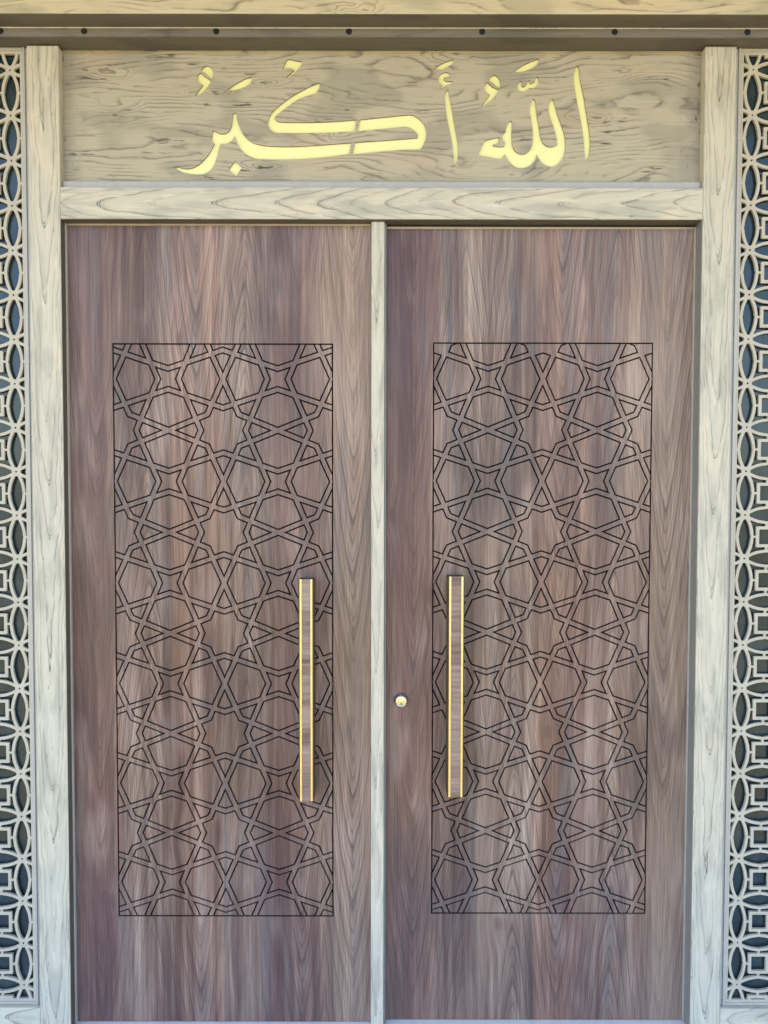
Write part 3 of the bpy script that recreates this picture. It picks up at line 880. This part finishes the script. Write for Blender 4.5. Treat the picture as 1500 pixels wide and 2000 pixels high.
def marching(name, mat, parent, field, x_lo, x_hi, z_lo, z_hi, step, yf, yb):
    nx = int(math.ceil((x_hi - x_lo) / step)); nz = int(math.ceil((z_hi - z_lo) / step))
    xs = np.linspace(x_lo, x_hi, nx + 1); zs = np.linspace(z_lo, z_hi, nz + 1)
    D = field(*np.meshgrid(xs, zs))                   # [z, x]
    D = np.where(np.abs(D) < 1e-6, 1e-6, D)
    ins = D < 0
    verts, index, faces = [], {}, []
    def vid(k, x, z, y):
        kk = (k, y)
        i = index.get(kk)
        if i is None:
            i = index[kk] = len(verts)
            verts.append((x, yf if y == 0 else yb, z))
        return i
    full = ins[:-1, :-1] & ins[1:, :-1] & ins[:-1, 1:] & ins[1:, 1:]
    none = ~(ins[:-1, :-1] | ins[1:, :-1] | ins[:-1, 1:] | ins[1:, 1:])
    for j in range(nz):
        i = 0
        row = full[j]
        while i < nx:
            if row[i]:
                k = i
                while k < nx and row[k]: k += 1
                faces.append((vid((i, j), xs[i], zs[j], 0), vid((k, j), xs[k], zs[j], 0), vid((k, j + 1), xs[k], zs[j + 1], 0), vid((i, j + 1), xs[i], zs[j + 1], 0)))
                i = k
            else: i += 1
    jj, ii = np.nonzero(~full & ~none)
    for j, i in zip(jj.tolist(), ii.tolist()):
        c = [(i, j), (i + 1, j), (i + 1, j + 1), (i, j + 1)]
        poly = []
        for q in range(4):
            a, b = c[q], c[(q + 1) % 4]
            da, db = D[a[1], a[0]], D[b[1], b[0]]
            if da < 0: poly.append((a, xs[a[0]], zs[a[1]], False))
            if (da < 0) != (db < 0):
                t = da / (da - db)
                lo, hi = (a, b) if a < b else (b, a)
                poly.append(((lo, hi), xs[a[0]] + t * (xs[b[0]] - xs[a[0]]), zs[a[1]] + t * (zs[b[1]] - zs[a[1]]), True))
        if len(poly) < 3: continue
        faces.append(tuple(vid(k, x, z, 0) for k, x, z, _ in poly))
        m = len(poly)
        for q in range(m):
            p, n = poly[q], poly[(q + 1) % m]
            if p[3] and n[3]:
                faces.append((vid(p[0], p[1], p[2], 0), vid(p[0], p[1], p[2], 1), vid(n[0], n[1], n[2], 1), vid(n[0], n[1], n[2], 0)))
    return link(name, mesh_from(name, verts, faces), mat, parent)

GY = -0.020
def screen(sgn, cx, cz, xin, label):
    t = empty('lattice_screen', (sgn * 1.28, GY, 0.0))
    tag(t, label, 'lattice screen')
    x_out = sgn * 1.49
    x_lo, x_hi = min(xin, x_out), max(xin, x_out)
    z_lo, z_hi = 0.0420, 2.7965
    marching('lattice', M['lattice'], t, lambda X, Z: lattice_solid(X, Z, cx, cz, x_lo, x_hi, z_lo, z_hi), x_lo, x_hi, z_lo, z_hi, 0.0021, GY, GY + 0.008)
    pane = box('glass_pane', M['glass'], t, x_lo - 0.002, x_hi + 0.002, GY + 0.0135, GY + 0.0195, z_lo - 0.004, z_hi + 0.004)
    # stepped bead between screen and door post
    e0, e1 = (-1.0262, -1.0080) if sgn < 0 else (0.9904, 1.0100)
    mid = e0 + (e1 - e0) * (0.42 if sgn < 0 else 0.58)
    box('bead', M['bead'], t, e0, mid, *( (GY - 0.005, 0.03) if sgn < 0 else (GY - 0.001, 0.03)), 0.0335, 2.8055, bev=0.002)
    box('bead', M['bead'], t, mid + 0.0002, e1, *((GY - 0.001, 0.03) if sgn < 0 else (GY - 0.005, 0.03)), 0.0335, 2.8055, bev=0.002)
    r0, r1 = (x_lo - 0.001, -1.0266) if sgn < 0 else (1.0104, x_hi + 0.001)
    box('bead', M['bead'], t, r0, r1, GY - 0.003, 0.03, 0.0335, 0.0416, bev=0.002)
    box('bead', M['bead'], t, r0, r1, GY - 0.003, 0.03, 2.7970, 2.8055, bev=0.002)
    a0, a1 = (-1.49, -1.0082) if sgn < 0 else (0.9906, 1.49)
    box('bottom_rail', M['rail'], t, a0, a1, FY, 0.05, -0.088, 0.0330, bev=0.003)
    p0, p1 = (-1.58, -1.4915) if sgn < 0 else (1.4915, 1.58)
    box('outer_post', M['post_left' if sgn < 0 else 'post_right'], t, p0, p1, FY, 0.06, -0.088, 2.8035, bev=0.003)
    return t

screen(-1, -1.0624, 2.7432, -1.0264, 'cream pierced lattice screen over dark glass left of the doors')
screen(1, 1.0450, 2.7475, 1.0102, 'cream pierced lattice screen over dark glass right of the doors')
